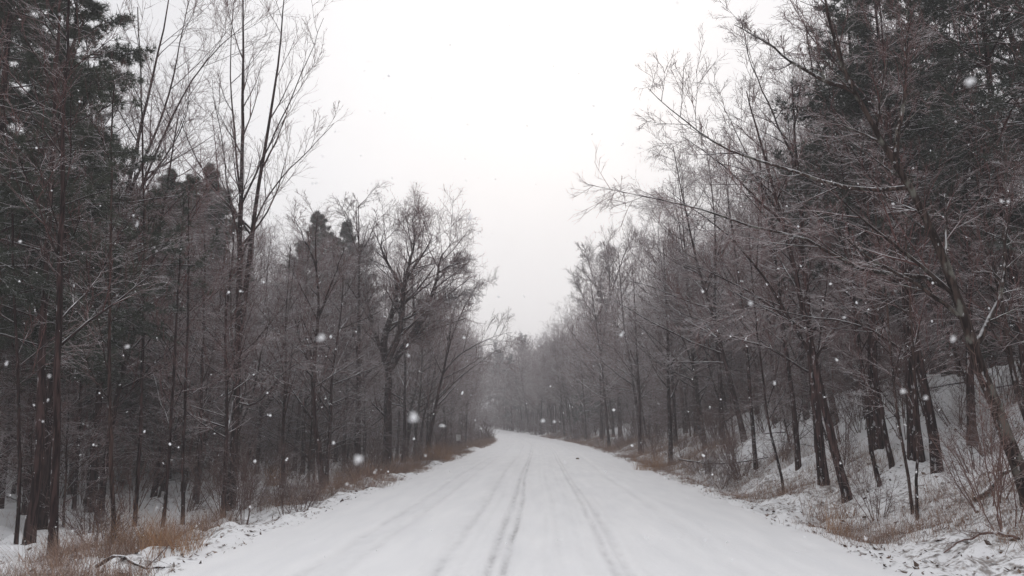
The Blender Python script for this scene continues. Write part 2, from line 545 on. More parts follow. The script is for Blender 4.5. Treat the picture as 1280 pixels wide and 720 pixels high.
def twiggery(bag, q1, r1, k2, k3, k4=0, rmin=0.004, len2=0.5, len3=0.58, len4=0.65, ang=(28, 58), trop=0.02, wig=0.075, sides=(5, 4, 3), m=0, sh=0.33):
    q2, r2 = spawn(q1, r1, k2, 0.18, 0.98, ang, len2, 0.6, 5, wig, trop, sh, rmin * 1.4)
    bag.tube(q2, r2, sides[1], m)
    q3, r3 = spawn(q2, r2, k3, 0.15, 0.98, ang, len3, 0.62, 4, wig, trop, sh, rmin, drop=0.1)
    bag.tube(q3, r3, sides[2], m)
    if k4:
        q4, r4 = spawn(q3, r3, k4, 0.12, 0.98, ang, len4, 0.7, 3, wig, trop, sh, rmin * 0.8)
        bag.tube(q4, r4, 3, m)

def bare_tree(H, r0, first=0.3, k1=18, k2=7, k3=5, k4=3, len1=0.34, ang1=(28, 55), trop=0.05, wig=0.1, lean=(0, 0), rmin=0.005, mats=(M_BARK, M_TWIG), twig_ang=(25, 55), swig=0.035, len2=.5):
    st, sr = stem(H, r0, lean, wig=swig)
    tb = Bag(); tb.tube(st, sr, 9)
    cb = Bag()
    q1, r1 = spawn(st, sr, k1, first, 0.985, ang1, len1, 0.55, 8, wig, trop, 0.62, rmin * 2, 0.25)
    cb.tube(q1, r1, 5, 0)
    twiggery(cb, q1, r1, k2, k3, k4, rmin, len2=len2, ang=twig_ang, trop=trop * 0.6, m=1)
    # twigs at the very top of the stem
    return tb, cb

def tree_object(name, tb, cb, label, cat='tree', group=None, mats=(M_BARK, M_TWIG)):
    root = empty(name)
    tag(root, label, cat, group)
    link('trunk', tb.build('trunk', [mats[0]]), root)
    link('crown', cb.build('crown', list(mats)), root)
    return root

def needles(bag, pts, dirs, per, ln, wd, spread, m):
    """thin needle blades around twig points"""
    B = len(pts)
    p = np.repeat(pts, per, 0); d = np.repeat(dirs, per, 0)
    v = norm(d + spread * rng.normal(size=p.shape))
    l_ = ln * (0.6 + 0.8 * rng.random(len(p)))[:, None]
    side = norm(np.cross(v, rng.normal(size=p.shape)))
    a_ = p - side * wd; b_ = p + side * wd; c_ = p + v * l_
    V = np.stack([a_, b_, c_], 1).reshape(-1, 3)
    T = np.arange(len(V)).reshape(-1, 3)
    bag.add(V, t=T, m=m)

def conifer(H, r0, first, nbr, blen, droop, k2, tufts, per, ln, wd, spread, mat, shape=1.0, clear=0.0, lean=(0, 0), flat=0.75, whorl=0):
    st, sr = stem(H, r0, lean, wig=0.015, tip=0.06)
    tb = Bag(); tb.tube(st, sr, 9)
    cb = Bag()
    t_ = np.sort(first + (0.99 - first) * rng.random(nbr) ** 0.9)
    if whorl: t_ = np.clip(np.round(t_ * whorl) / whorl + rng.normal(size=nbr) * 0.004, first, 0.992)
    P = st.shape[1]
    f = t_ * (P - 1); i = np.minimum(f.astype(int), P - 2); fr = (f - i)[:, None]
    p = st[0, i] * (1 - fr) + st[0, i + 1] * fr
    az = rng.random(nbr) * 6.283
    rel = (t_ - first) / (1 - first)
    prof = np.clip((1 - rel) ** shape, 0.06, 1) * (0.55 + 0.45 * np.clip(rel / 0.18, 0, 1))
    L = blen * prof * (0.45 + 0.85 * rng.random(nbr))
    el = R(48) * rel ** 2 - droop * (1 - rel) + 0.15 * rng.normal(size=nbr)
    D = np.stack([np.cos(az) * np.cos(el), np.sin(az) * np.cos(el), np.sin(el)], -1)
    q1 = grow(p, D, L, 7, 0.07, 0.012)
    rb = np.maximum(0.011 * L + 0.004, 0.006)
    r1 = rb[:, None] * np.linspace(1, 0.25, 7)[None]
    cb.tube(q1, r1, 4, 0)
    q2, r2 = spawn(q1, r1, k2, 0.22, 1.0, (30, 65), 0.40, 0.6, 4, 0.09, 0.0, 0.5, 0.004, flat=flat)
    kp = rng.random(len(q2)) < np.clip(np.repeat(L, k2) / blen * 1.9, 0.10, 1) if len(q2) == nbr * k2 else slice(None)
    q2, r2 = q2[kp], r2[kp]
    cb.tube(q2, r2, 3, 0)
    # tufts along the twigs
    B, Pn, _ = q2.shape
    tt = 0.2 + 0.8 * rng.random((B, tufts))
    ff = tt * (Pn - 1); ii = np.minimum(ff.astype(int), Pn - 2); fr = (ff - ii)[..., None]
    bi = np.arange(B)[:, None]
    tp = q2[bi, ii] * (1 - fr) + q2[bi, ii + 1] * fr
    td = norm(q2[bi, ii + 1] - q2[bi, ii])
    tp = tp + rng.normal(size=tp.shape) * 0.05
    needles(cb, tp.reshape(-1, 3), td.reshape(-1, 3), per, ln, wd, spread, 1)
    return tb, cb

# ------------------------------------------------------------------ prototypes (each first one is placed like its copies)
PROTO = {}
HEIGHT = {}
def proto(key, name, tb, cb, mats, cat='tree'):
    PROTO[key] = [name, tb.build('trunk', [mats[0]]), cb.build('crown', list(mats)), cat]
    HEIGHT[key] = max(v[:, 2].max() for v in cb.v)

for i in range(4):      # tall slim forest trees
    H = 11.5 + 1.2 * i
    proto(f'tall{i}', 'bare_tree', *bare_tree(H, 0.10 + 0.012 * i, 0.26, 26, 8, 5, 3, 0.29, (38, 72), 0.03, 0.065, rmin=0.005), (M_BARK, M_TWIG))
for i in range(2):      # spreading crowns
    proto(f'wide{i}', 'bare_tree', *bare_tree(11, 0.15, 0.25, 19, 9, 6, 3, 0.42, (38, 68), 0.03, 0.075, rmin=0.0055, twig_ang=(25, 58)), (M_BARK_LICHEN, M_TWIG))
for i in range(4):      # saplings: twiggy from low down
    proto(f'sap{i}', 'sapling', *bare_tree(4.6 + 1.1 * i, 0.030 + 0.007 * i, 0.12, 26, 7, 5, 2, 0.36, (45, 85), 0.015, 0.07, rmin=0.0038, mats=(M_BARK_RED, M_TWIG), swig=0.05), (M_BARK_RED, M_TWIG), 'sapling')
proto('pine0', 'pine_tree', *conifer(15, 0.16, 0.28, 95, 3.2, 0.05, 11, 12, 16, 0.16, 0.0075, 0.75, M_PINE, 0.6, whorl=24), (M_BARK, M_PINE))
proto('pine1', 'pine_tree', *conifer(13, 0.14, 0.18, 95, 2.9, 0.0, 11, 12, 16, 0.16, 0.0075, 0.75, M_PINE, 0.5, whorl=20), (M_BARK, M_PINE))
proto('pine2', 'pine_tree', *conifer(13, 0.15, 0.12, 190, 3.1, 0.0, 12, 13, 16, 0.17, 0.0085, 0.8, M_PINE, 0.68), (M_BARK, M_PINE))
proto('hem0', 'hemlock_tree', *conifer(14, 0.15, 0.34, 130, 3.4, 0.25, 11, 11, 10, 0.12, 0.009, 0.9, M_HEMLOCK, 0.95, flat=0.95, whorl=26), (M_BARK, M_HEMLOCK))
proto('hem1', 'hemlock_tree', *conifer(11, 0.12, 0.08, 120, 2.9, 0.3, 12, 15, 10, 0.12, 0.009, 0.9, M_HEMLOCK, 1.0, flat=0.95, whorl=20), (M_BARK, M_HEMLOCK))

def place(key, x, y, label, group, scale=1.0, lean=(0.0, 0.0), rz=None, z=None):
    name, tm, cm, cat = PROTO[key]
    root = empty(name, (x, y, gh(x, y) if z is None else z))
    rz = random.uniform(0, 6.283) if rz is None else rz
    q = Vector((lean[0], lean[1], 1)).to_track_quat('Z', 'Y')
    up = Vector((0, 0, 1)).rotation_difference(Vector((lean[0], lean[1], 1)))
    M = up.to_matrix() @ Matrix.Rotation(rz, 3, 'Z')
    root.rotation_euler = M.to_euler()
    root.scale = (scale,) * 3
    link('trunk', tm, root); link('crown', cm, root)
    tag(root, label, cat, group)
    return root

# ------------------------------------------------------------------ hero trees laid out from the photograph
def resample(P, n):
    P = np.asarray(P, float)
    # smooth the corners a little, then even spacing
    for _ in range(2):
        Q = [P[0]]
        for a_, b_ in zip(P[:-1], P[1:]):
            Q += [a_ * 0.75 + b_ * 0.25, a_ * 0.25 + b_ * 0.75]
        Q.append(P[-1]); P = np.array(Q)
    s = np.r_[0, np.cumsum(np.linalg.norm(np.diff(P, axis=0), axis=1))]
    tt = np.linspace(0, s[-1], n)
    return np.stack([np.interp(tt, s, P[:, j]) for j in range(3)], -1)

def hero(name, label, base, trunk, limbs, r0, rtip, mats=(M_BARK, M_TWIG), k1=14, k2=6, k3=5, k4=3, len1=0.2, len2=0.5, first=0.3, ang1=(28, 55),
         trop=0.018, rmin=0.0042, limb_k=7, limb_len=0.30, group=None, cat='tree', ddtop=0.0, depth=None, lens1=None, twig_ang=(22, 50), limb_first=0.15, jit=0.05, bias=None):
    """trunk and limbs given where the photo shows them (pixels); each stands at its own true distance"""
    g_ = on_ground(*base) if depth is None else at_depth(base[0], base[1], depth)
    y0 = g_[1]
    org = np.array([g_[0], y0, gh(g_[0], y0)])
    pts = [org + (0, 0, -0.3), org]
    n_t = len(trunk)
    for j, (px, py) in enumerate(trunk):
        pts.append(at_depth(px, py, y0 + ddtop * (j + 1) / n_t))
    tp = resample(pts, 22) - org
    tp[2:] += np.cumsum(rng.normal(size=(20, 3)) * 0.012, 0)
    tr = r0 + ((min(rtip, 0.012) if rtip < 0.06 else rtip) - r0) * np.linspace(0, 1, 22) ** 0.9
    tr[0] *= 1.3; tr[1] *= 1.12
    root = empty(name, org)
    tag(root, label, cat, group)
    b_ = Bag(); b_.tube(tp[None], tr[None], 12)
    link('trunk', b_.build('trunk', [mats[0]]), root)
    cb = Bag()
    for (poly, ra, rb, dd) in limbs:
        P3 = [at_depth(px, py, y0 + dd * (j / (len(poly) - 1)) ** 1.2) for j, (px, py) in enumerate(poly)]
        q = resample(P3, 14) - org
        # begin on the trunk
        d = np.linalg.norm(tp - q[0], axis=1); near = tp[np.argmin(d)]
        sh = near - q[0]
        q = q + sh * np.linspace(1, 0, 14)[:, None] ** 2 if d.min() < 0.8 else q
        q[1:] += np.cumsum(rng.normal(size=(13, 3)) * jit * 0.35, 0)
        r_ = ra + (min(rb, 0.006) - ra) * np.linspace(0, 1, 14) ** (1.0 if ra > 0.06 else 0.75)
        lb = Bag(); lb.tube(q[None], r_[None], 8)
        limb = link('limb', lb.build('limb', [mats[0]]), root)
        wb = Bag()
        q1, r1 = spawn(q[None], r_[None], limb_k, limb_first, 0.99, (25, 52), limb_len, 0.55, 7, 0.05, trop, 0.3, rmin * 1.8, 0.25)
        wb.tube(q1, r1, 4, 0)
        twiggery(wb, q1, r1, k2, k3, k4, rmin, len2=len2, trop=trop * 0.5, m=1, ang=twig_ang)
        link('twigs', wb.build('twigs', list(mats)), limb)
    if k1:
        q1, r1 = spawn(tp[None], tr[None], k1, first, 0.99, ang1, len1, 0.5, 8, 0.06, trop, 0.5, rmin * 2, 0.25, lens=lens1, bias=bias)
        cb.tube(q1, r1, 5, 0)
        twiggery(cb, q1, r1, k2, k3, k4, rmin, len2=len2, trop=trop * 0.5, m=1, ang=twig_ang)
    link('crown', cb.build('crown', list(mats)), root)
    return root

HEROES_XY = []
# --- left side
hero('forked_tree', 'tall slender tree with forked upright stems rising against the sky on the left', (288, 636),
     [(292, 560), (296, 480), (299, 400), (300, 300), (303, 200), (306, 100), (306, 0), (308, -60)],
     [([(300, 420), (312, 330), (322, 250), (333, 170), (347, 80), (352, 0), (356, -50)], 0.085, 0.025, 0.5),
      ([(312, 330), (330, 270), (352, 228), (385, 190), (412, 160)], 0.04, 0.010, 0.8),
      ([(300, 330), (290, 250), (283, 190), (272, 140), (268, 100)], 0.035, 0.010, -0.6),
      ([(300, 260), (290, 170), (285, 90), (290, 20), (292, -30)], 0.04, 0.012, 0.8),
      ([(322, 250), (345, 180), (368, 120), (392, 60), (402, 20)], 0.035, 0.010, -0.5),
      ([(296, 490), (320, 500), (345, 470), (372, 450), (388, 452)], 0.035, 0.010, -0.9)],
     0.125, 0.025, k1=12, k2=5, k3=4, k4=2, len1=0.16, first=0.35, ang1=(18, 40), trop=0.10, limb_k=8, limb_len=0.26, twig_ang=(18, 40))
hero('oak_tree', 'dark broad tree with twisting limbs and a dense rounded crown, left roadside', (482, 578),
     [(483, 540), (484, 500), (486, 470), (485, 450)],
     [([(485, 455), (478, 425), (492, 385), (497, 350), (478, 325), (472, 300), (482, 285)], 0.176, 0.03, 0.5),
      ([(485, 452), (500, 420), (502, 380), (506, 345), (522, 322), (536, 302), (540, 285)], 0.162, 0.03, -1.2),
      ([(486, 460), (515, 420), (535, 385), (549, 350), (550, 325), (562, 310), (570, 302)], 0.176, 0.025, 1.0),
      ([(520, 415), (545, 378), (562, 370), (574, 374), (582, 362)], 0.095, 0.02, -1.5),
      ([(549, 340), (565, 330), (578, 326)], 0.068, 0.015, 1.5),
      ([(480, 430), (462, 400), (455, 370), (452, 340)], 0.108, 0.02, -0.8),
      ([(505, 350), (520, 300), (515, 275), (520, 262)], 0.081, 0.018, 1.5),
      ([(490, 460), (508, 440), (532, 410), (550, 400), (565, 402)], 0.081, 0.015, -1.8)],
     0.21, 0.14, k1=3, k2=8, k3=6, k4=3, len1=0.25, first=0.5, trop=0.03, limb_k=20, limb_len=0.33, rmin=0.006, twig_ang=(28, 65), depth=34, jit=0.06)
hero('leaning_tree', 'slender bare tree with limbs arching right over the road edge, last on the left', (532, 572),
     [(540, 530), (550, 480), (560, 435), (572, 400), (585, 375), (600, 350)],
     [([(552, 470), (572, 445), (600, 428), (625, 418), (640, 416)], 0.05, 0.012, -0.5),
      ([(546, 500), (575, 470), (610, 445), (635, 432)], 0.04, 0.010, 0.9),
      ([(560, 435), (563, 400), (575, 370), (580, 345)], 0.05, 0.015, 1.0)],
     0.11, 0.02, k1=14, k2=6, k3=5, k4=3, len1=0.22, first=0.3, limb_k=9, limb_len=0.32, rmin=0.006, depth=40)
hero('straight_tree', 'straight slim trunk topped by a thin spread of bare branches, left of the broad tree', (447, 560),
     [(448, 500), (450, 420), (452, 340), (452, 290), (450, 250)],
     [([(452, 310), (435, 280), (425, 258)], 0.04, 0.012, 0.6), ([(451, 320), (465, 290), (472, 262)], 0.04, 0.012, -0.6), ([(452, 300), (445, 270), (447, 248)], 0.03, 0.01, 0.2)],
     0.15, 0.03, k1=14, k2=5, k3=4, k4=3, len1=0.16, first=0.3, limb_k=7, rmin=0.0065, depth=33)
hero('fanning_tree', 'bare tree whose long limbs fan right across the sky above the dark pines', (112, 640),
     [(118, 560), (126, 460), (135, 360), (150, 280), (168, 200), (185, 120), (205, 40), (215, -20)],
     [([(140, 340), (165, 260), (195, 190), (225, 120), (262, 70), (300, 38), (318, 22)], 0.06, 0.014, -1.0),
      ([(135, 370), (170, 300), (195, 255), (225, 235), (255, 228)], 0.05, 0.012, 1.0),
      ([(160, 240), (190, 180), (215, 110), (230, 40), (245, -20)], 0.05, 0.015, 0.8),
      ([(128, 450), (120, 360), (112, 270), (118, 180)], 0.05, 0.015, 1.0),
      ([(150, 290), (180, 225), (205, 200), (232, 150), (236, 108)], 0.04, 0.012, -0.5)],
     0.12, 0.03, k1=12, k2=6, k3=5, k4=3, len1=0.2, first=0.25, limb_k=9, limb_len=0.3, trop=0.05)
hero('snowy_tree', 'thin leaning tree with one snow-lined limb bent right beside the forked tree', (303, 600),
     [(312, 560), (325, 520), (345, 490), (352, 440), (360, 380), (366, 330)],
     [([(325, 520), (342, 488), (362, 462), (385, 455)], 0.05, 0.015, -0.6), ([(352, 440), (335, 400), (325, 360)], 0.035, 0.01, 0.8)],
     0.09, 0.02, k1=16, k2=6, k3=5, k4=3, len1=0.22, first=0.3, limb_k=7)
hero('crooked_tree', 'crooked dark trunk bending left at its foot between the forked and broad trees', (405, 592),
     [(398, 560), (392, 520), (390, 480), (393, 430), (396, 370), (392, 310), (396, 270)],
     [([(392, 470), (372, 420), (362, 370)], 0.05, 0.015, 0.8), ([(395, 400), (415, 350), (428, 310)], 0.05, 0.012, -0.8), ([(395, 330), (375, 290), (360, 262)], 0.04, 0.01, 0.6)],
     0.11, 0.02, k1=16, k2=6, k3=5, k4=3, len1=0.2, first=0.25, limb_k=8, depth=25)
hero('tilted_tree', 'thick dark trunk tilted steeply right at the far left edge', (-40, 625),
     [(0, 578), (40, 515), (75, 440), (100, 350), (112, 250), (118, 150), (110, 40)],
     [([(75, 440), (60, 360), (40, 280), (30, 200)], 0.06, 0.02, 1.0)],
     0.15, 0.04, k1=12, k2=5, k3=5, k4=2, len1=0.2, first=0.3)
LEFT_TRUNKS = [
    (36, 682, (48, 560), (46, 420), (60, 250), (70, 60), 0.125, M_BARK, 'thick dark trunk rising from snow near the left corner, slightly leaning right'),
    (66, 704, (66, 590), (70, 430), (72, 250), (80, 40), 0.095, M_BARK, 'thick dark trunk nearest the lower left corner, among weeds'),
    (142, 690, (140, 600), (137, 500), (135, 380), (140, 250), 0.055, M_BARK_RED, 'light brown slim trunk standing in rust coloured weeds'),
    (168, 660, (175, 560), (178, 430), (180, 300), (176, 160), 0.062, M_BARK, 'slim straight trunk just right of the light brown one'),
    (203, 664, (210, 580), (214, 480), (220, 360), (226, 250), 0.058, M_BARK, 'slim trunk leaning slightly right behind snowy weeds, left side'),
    (228, 658, (232, 570), (236, 460), (236, 340), (240, 230), 0.062, M_BARK, 'slim dark trunk left of a twin trunk by the verge'),
    (246, 634, (250, 560), (256, 470), (260, 380), (262, 290), 0.075, M_BARK, 'dark twin trunk just left of the forked tree'),
    (20, 688, (22, 600), (18, 500), (10, 380), (2, 240), 0.045, M_BARK, 'thin dark stem beside the thick trunk in the left corner'),
    (92, 640, (98, 560), (104, 470), (110, 380), (118, 280), 0.07, M_BARK, 'mid-thick trunk standing in clear snow on the left, behind the corner trunks'),
    (118, 626, (122, 560), (124, 480), (128, 400), (124, 300), 0.10, M_BARK, 'dark stout trunk leaning slightly right, standing deeper in the snow left of the road'),
]
for i, (bx_, by_, p1, p2, p3, p4, r_, mb, lab) in enumerate(LEFT_TRUNKS):
    hero('slim_tree', lab, (bx_, by_), [p1, p2, p3, p4, (p4[0] + (p4[0] - p3[0]) * 1.1, p4[1] - 150)][:4 if p4[0] > 190 else 5], [], r_ * 0.74, 0.012, (mb, M_TWIG), k1=14, k2=6, k3=4, k4=3, len1=0.2, first=0.3, trop=0.05)

# --- right side
hero('mottled_tree', 'big mottled lichen trunk leaning far over towards the road at the right edge', (1290, 640),
     [(1268, 570), (1248, 510), (1222, 450), (1192, 365), (1150, 260), (1100, 170), (1055, 90), (1030, 10), (1020, -40)],
     [([(1200, 408), (1130, 352), (1070, 315), (1035, 285)], 0.04, 0.016, 0.5),
      ([(1192, 370), (1150, 345), (1080, 350), (1010, 300), (940, 290), (870, 262), (800, 245), (765, 241)], 0.038, 0.010, 2.5),
      ([(1140, 240), (1060, 240), (985, 210), (905, 185), (850, 140), (812, 110)], 0.036, 0.010, 3.0),
      ([(1075, 130), (1010, 100), (960, 60), (915, 28)], 0.04, 0.012, 1.5),
      ([(1222, 450), (1250, 380), (1262, 300), (1262, 220)], 0.05, 0.015, 1.0),
      ([(1110, 190), (1130, 110), (1135, 40), (1140, -20)], 0.045, 0.015, 0.6)],
     0.10, 0.03, (M_BARK_LICHEN, M_TWIG), k1=12, k2=6, k3=5, k4=3, len1=0.18, first=0.35, limb_k=12, limb_len=0.22, trop=0.012, rmin=0.0035)
hero('stout_tree', 'stout straight grey-brown trunk standing alone on the snowy right bank', (1172, 592),
     [(1166, 540), (1155, 480), (1142, 400), (1128, 300), (1115, 200), (1108, 100), (1100, 0)],
     [([(1128, 300), (1080, 230), (1050, 170), (1035, 110)], 0.045, 0.012, 0.8), ([(1142, 400), (1100, 370), (1050, 345), (1010, 340)], 0.03, 0.010, 0.8), ([(1150, 450), (1080, 400), (1000, 392), (930, 372), (880, 345)], 0.03, 0.006, 1.5),
      ([(1135, 350), (1070, 310), (1000, 250), (940, 215), (890, 205)], 0.03, 0.006, 2.0), ([(1112, 160), (1060, 90), (1010, 40), (985, -10)], 0.03, 0.006, 1.0)],
     0.105, 0.03, k1=14, k2=6, k3=5, k4=3, len1=0.2, first=0.35, limb_k=8)
hero('slanted_tree', 'dark slanted trunk at the foot of the right bank beside a thicker stump-like trunk', (1060, 622),
     [(1046, 570), (1034, 520), (1024, 470), (1008, 380), (985, 280), (960, 190), (940, 110)],
     [([(1020, 450), (975, 370), (920, 300), (870, 260), (830, 232)], 0.045, 0.010, 1.5), ([(985, 280), (930, 230), (885, 190), (850, 170)], 0.04, 0.010, 1.5)],
     0.10, 0.025, k1=16, k2=6, k3=5, k4=3, len1=0.2, first=0.3, limb_k=10, limb_len=0.26)
hero('heavy_tree', 'thick dark trunk rising from weeds at the foot of the bank, right roadside', (1030, 606),
     [(1026, 560), (1020, 500), (1012, 420), (1005, 320), (998, 220), (990, 110)],
     [([(1012, 420), (960, 380), (905, 345), (860, 330)], 0.05, 0.012, 1.2), ([(1005, 320), (960, 250), (930, 190), (905, 140)], 0.04, 0.012, 0.8), ([(1016, 460), (960, 430), (900, 418), (850, 392)], 0.03, 0.006, 1.5), ([(1000, 230), (970, 150), (940, 80), (925, 20)], 0.035, 0.006, 1.0)],
     0.125, 0.03, k1=15, k2=6, k3=5, k4=3, len1=0.2, first=0.3, limb_k=9)
hero('spreading_tree', 'hazy tree with a fan-shaped rounded crown against the sky, right of the road', (752, 562),
     [(752, 500), (753, 440), (756, 400), (762, 370)],
     [([(758, 390), (745, 360), (736, 330), (732, 315)], 0.11, 0.02, 0.6), ([(760, 375), (772, 340), (782, 310), (790, 296)], 0.11, 0.02, -0.6),
      ([(755, 410), (735, 385), (722, 360)], 0.08, 0.015, 1.0), ([(762, 370), (760, 335), (758, 305)], 0.09, 0.018, 0.2), ([(757, 400), (785, 370), (806, 345), (815, 320)], 0.09, 0.015, 1.0)],
     0.21, 0.12, k1=4, k2=8, k3=6, k4=3, len1=0.2, first=0.4, limb_k=18, limb_len=0.34, rmin=0.011, depth=84, trop=0.02)
RIGHT_TRUNKS = [
    (1100, 606, (1088, 545), (1082, 480), (1074, 400), (1060, 280), 0.058, M_BARK, 'slim dark trunk leaning left halfway up the snowy right bank'),
    (1116, 582, (1100, 520), (1094, 450), (1088, 370), (1075, 250), 0.072, M_BARK, 'dark trunk with a swollen foot high on the snowy bank'),
    (1142, 652, (1132, 590), (1120, 520), (1114, 440), (1100, 320), 0.034, M_BARK_RED, 'thin left-leaning stem of a close pair on the right bank'),
    (1147, 655, (1143, 590), (1139, 510), (1138, 430), (1130, 300), 0.032, M_BARK_RED, 'thin upright stem of a close pair on the right bank'),
    (998, 582, (994, 530), (988, 470), (978, 380), (965, 270), 0.10, M_BARK, 'dark trunk standing before a snow patch, right roadside'),
    (945, 585, (942, 540), (938, 480), (930, 390), (915, 290), 0.09, M_BARK, 'dark straight trunk right of the dense thicket along the bank'),
    (980, 612, (972, 575), (962, 530), (955, 470), (945, 380), 0.045, M_BARK, 'thin slanted trunk leaning left in front of the bank'),
    (1296, 560, (1276, 500), (1262, 430), (1250, 360), (1225, 230), 0.08, M_BARK_RED, 'leaning trunk behind the big mottled one at the right edge'),
    (1215, 560, (1212, 480), (1212, 380), (1206, 260), (1200, 120), 0.11, M_BARK, 'dark upright trunk under the evergreen in the upper right'),
    (838, 582, (838, 540), (836, 480), (834, 400), (830, 300), 0.14, M_BARK, 'tall dark trunk breaking the thicket on the right, in middle distance'),
    (800, 568, (800, 520), (797, 460), (795, 400), (790, 330), 0.13, M_BARK, 'slim hazy trunk beside a brown weed clump on the right'),
]
for i, (bx_, by_, p1, p2, p3, p4, r_, mb, lab) in enumerate(RIGHT_TRUNKS):
    hero('slim_tree', lab, (bx_, by_), [p1, p2, p3, p4] + ([(p4[0] + (p4[0] - p3[0]) * 0.6, p4[1] - 90)] if p4[0] > 860 else []), [], r_ * 0.8, 0.012, (mb, M_TWIG), k1=15, k2=6, k3=4, k4=3, len1=0.22, first=0.28, trop=0.05, ddtop=0.5)

# evergreens one can tell apart: pixel of the top, distance
def conifer_at(key, px, py_top, depth, label, H0, rz=None, lean=(0, 0)):
    p = at_depth(px, py_top, depth)
    z = gh(p[0], p[1])
    s = (p[2] - z) / H0
    return place(key, p[0], p[1], label, None, s, lean, rz)
HT = {'pine0': 15, 'pine1': 13, 'hem0': 14, 'hem1': 11, 'pine2': 13}
for key, px, py, d, lab in [
    ('pine0', 60, -190, 14.5, 'dark pine overhanging the upper left corner'),
    ('pine0', 122, -60, 17, 'dark pine behind the fanning bare tree'),
    ('pine1', -30, -60, 17, 'dark pine cut by the left edge of the picture'),
    ('pine2', 205, 208, 31, 'tall grey-green pine, left one of a close clump'),
    ('pine2', 250, 206, 33, 'grey-green pine with a rounded top left of the forked tree'),
    ('pine2', 228, 216, 35, 'pine at the heart of the left clump, between two close pines'),
    ('pine2', 160, 225, 35, 'pine half hidden at the back of the left clump'),
    ('pine1', 20, -10, 22, 'dark pine behind the overhanging one at the upper left'),
    ('pine1', 85, 90, 25, 'dark pine filling the gap between the overhanging pine and the close clump'),
    ('pine2', 185, 240, 27, 'pine with drooping lower boughs at the front of the left clump'),
    ('hem1', 262, 262, 36, 'evergreen with a narrow top at the right side of the left pine clump'),
    ('hem1', 232, 300, 29, 'low dark evergreen filling the foot of the pine clump'),
    ('pine2', 400, 268, 58, 'pine with a knobby top behind bare branches, left of the straight tree'),
    ('pine2', 446, 276, 62, 'hazy pine right behind the straight slim trunk'),
    ('hem0', 1046, -75, 19, 'dark spruce-like evergreen with layered boughs, upper right'),
    ('hem0', 1085, -120, 17, 'tall dark evergreen at the top edge behind the mottled trunk'),
    ('hem0', 1215, -170, 15.5, 'massive dark evergreen filling the upper right corner'),
    ('hem1', 1290, -60, 17, 'dark evergreen cut by the right edge'),
    ('hem1', 751, 350, 98, 'small pointed evergreen rising above the hazy right tree line'),
]:
    conifer_at(key, px, py, d, lab, HT[key])

# ------------------------------------------------------------------ the woods: trees standing close along both sides
TAKEN = []
def free(x, y, r):
    for (a_, b_) in TAKEN:
        if (a_ - x) ** 2 + (b_ - y) ** 2 < r * r: return False
    TAKEN.append((x, y)); return True
for o in list(COL.objects):
    if o.type == 'EMPTY': TAKEN.append((o.location.x, o.location.y))

def visible(x, y, pad=160):
    px, py = to_px((x, y, 2.0))
    return -pad < px < 1280 + pad

SKY = ([-400, 180, 230, 320, 400, 450, 510, 560, 600, 620, 640, 660, 685, 700, 725, 745, 800, 830, 850, 880, 905, 925, 950, 1700],
       [-900, -300, 205, 245, 250, 250, 268, 290, 325, 365, 420, 438, 415, 375, 322, 305, 255, 205, 145, 90, 40, 0, -500, -900])
def sky_fit(key, x, y, s, side):
    """how tall a tree may grow here: the wood's own height falls towards the road"""
    H = HEIGHT[key]; z = gh(x, y)
    for _ in range(14):
        px, py = to_px((x - side * 1.1 * s, y, z + H * s * 0.97))
        if py >= np.interp(px, *SKY): return s
        s *= 0.94
    return None

def scatter(n, side, s0, s1, y0, y1, gap, keys, label, group, smin=0.8, smax=1.15, lean_road=(0.0, 0.05), power=1.0, skew=1.0):
    c_ = 0; tries = 0
    while c_ < n and tries < n * 60:
        tries += 1
        y = y0 + (y1 - y0) * random.random() ** power
        s = s0 + (s1 - s0) * random.random() ** skew
        x = float(road_x(y)) + side * (4.4 + s)
        if not visible(x, y) or not free(x, y, gap): continue
        l_ = random.uniform(*lean_road) * -side
        key = random.choice(keys)
        sc = sky_fit(key, x, y, random.uniform(smin, smax), side)
        if sc is None: continue
        place(key, x, y, label, group, sc, (l_ + random.uniform(-.03, .03), random.uniform(-.05, .05)))
        c_ += 1
    return c_

TALL = ['tall0', 'tall1', 'tall2', 'tall3']
SAP = ['sap0', 'sap1', 'sap2', 'sap3']
scatter(50, -1, 2.6, 10, 18, 62, 1.3, TALL + ['wide0'], 'slim bare tree among many similar ones in the leafless wood left of the road', 'bare trees in the wood left of the road', 0.62, 0.88)
scatter(70, -1, 8, 26, 16, 78, 1.5, TALL + ['wide1'], 'slim bare tree among many similar ones in the leafless wood left of the road', 'bare trees in the wood left of the road', 0.75, 1.05)
scatter(40, -1, 2.2, 11, 60, 130, 1.6, TALL + ['wide0', 'wide1'], 'hazy bare tree in the row closing in on the bend, left of the road', 'hazy bare trees near the bend on the left', 0.7, 1.0)
scatter(40, 1, 2.2, 9, 24, 62, 1.3, TALL + ['wide0'], 'slim bare tree among many similar ones in the leafless wood right of the road', 'bare trees in the wood right of the road', 0.7, 1.0, (0.03, 0.16))
scatter(85, 1, 7, 26, 13, 78, 1.4, TALL + ['wide1'], 'slim bare tree among many similar ones in the leafless wood right of the road', 'bare trees in the wood right of the road', 0.85, 1.2, (0.0, 0.12))
scatter(45, 1, 1.2, 11, 58, 140, 1.6, TALL + ['wide0', 'wide1'], 'hazy bare tree in the row closing in on the bend, right of the road', 'hazy bare trees near the bend on the right', 0.8, 1.15, (0, 0.08))
scatter(28, 1, 0.9, 5, 72, 150, 1.3, TALL + ['wide0', 'wide1'], 'hazy bare tree in the row closing in on the bend, right of the road', 'hazy bare trees near the bend on the right', 0.9, 1.3, (0, 0.06))
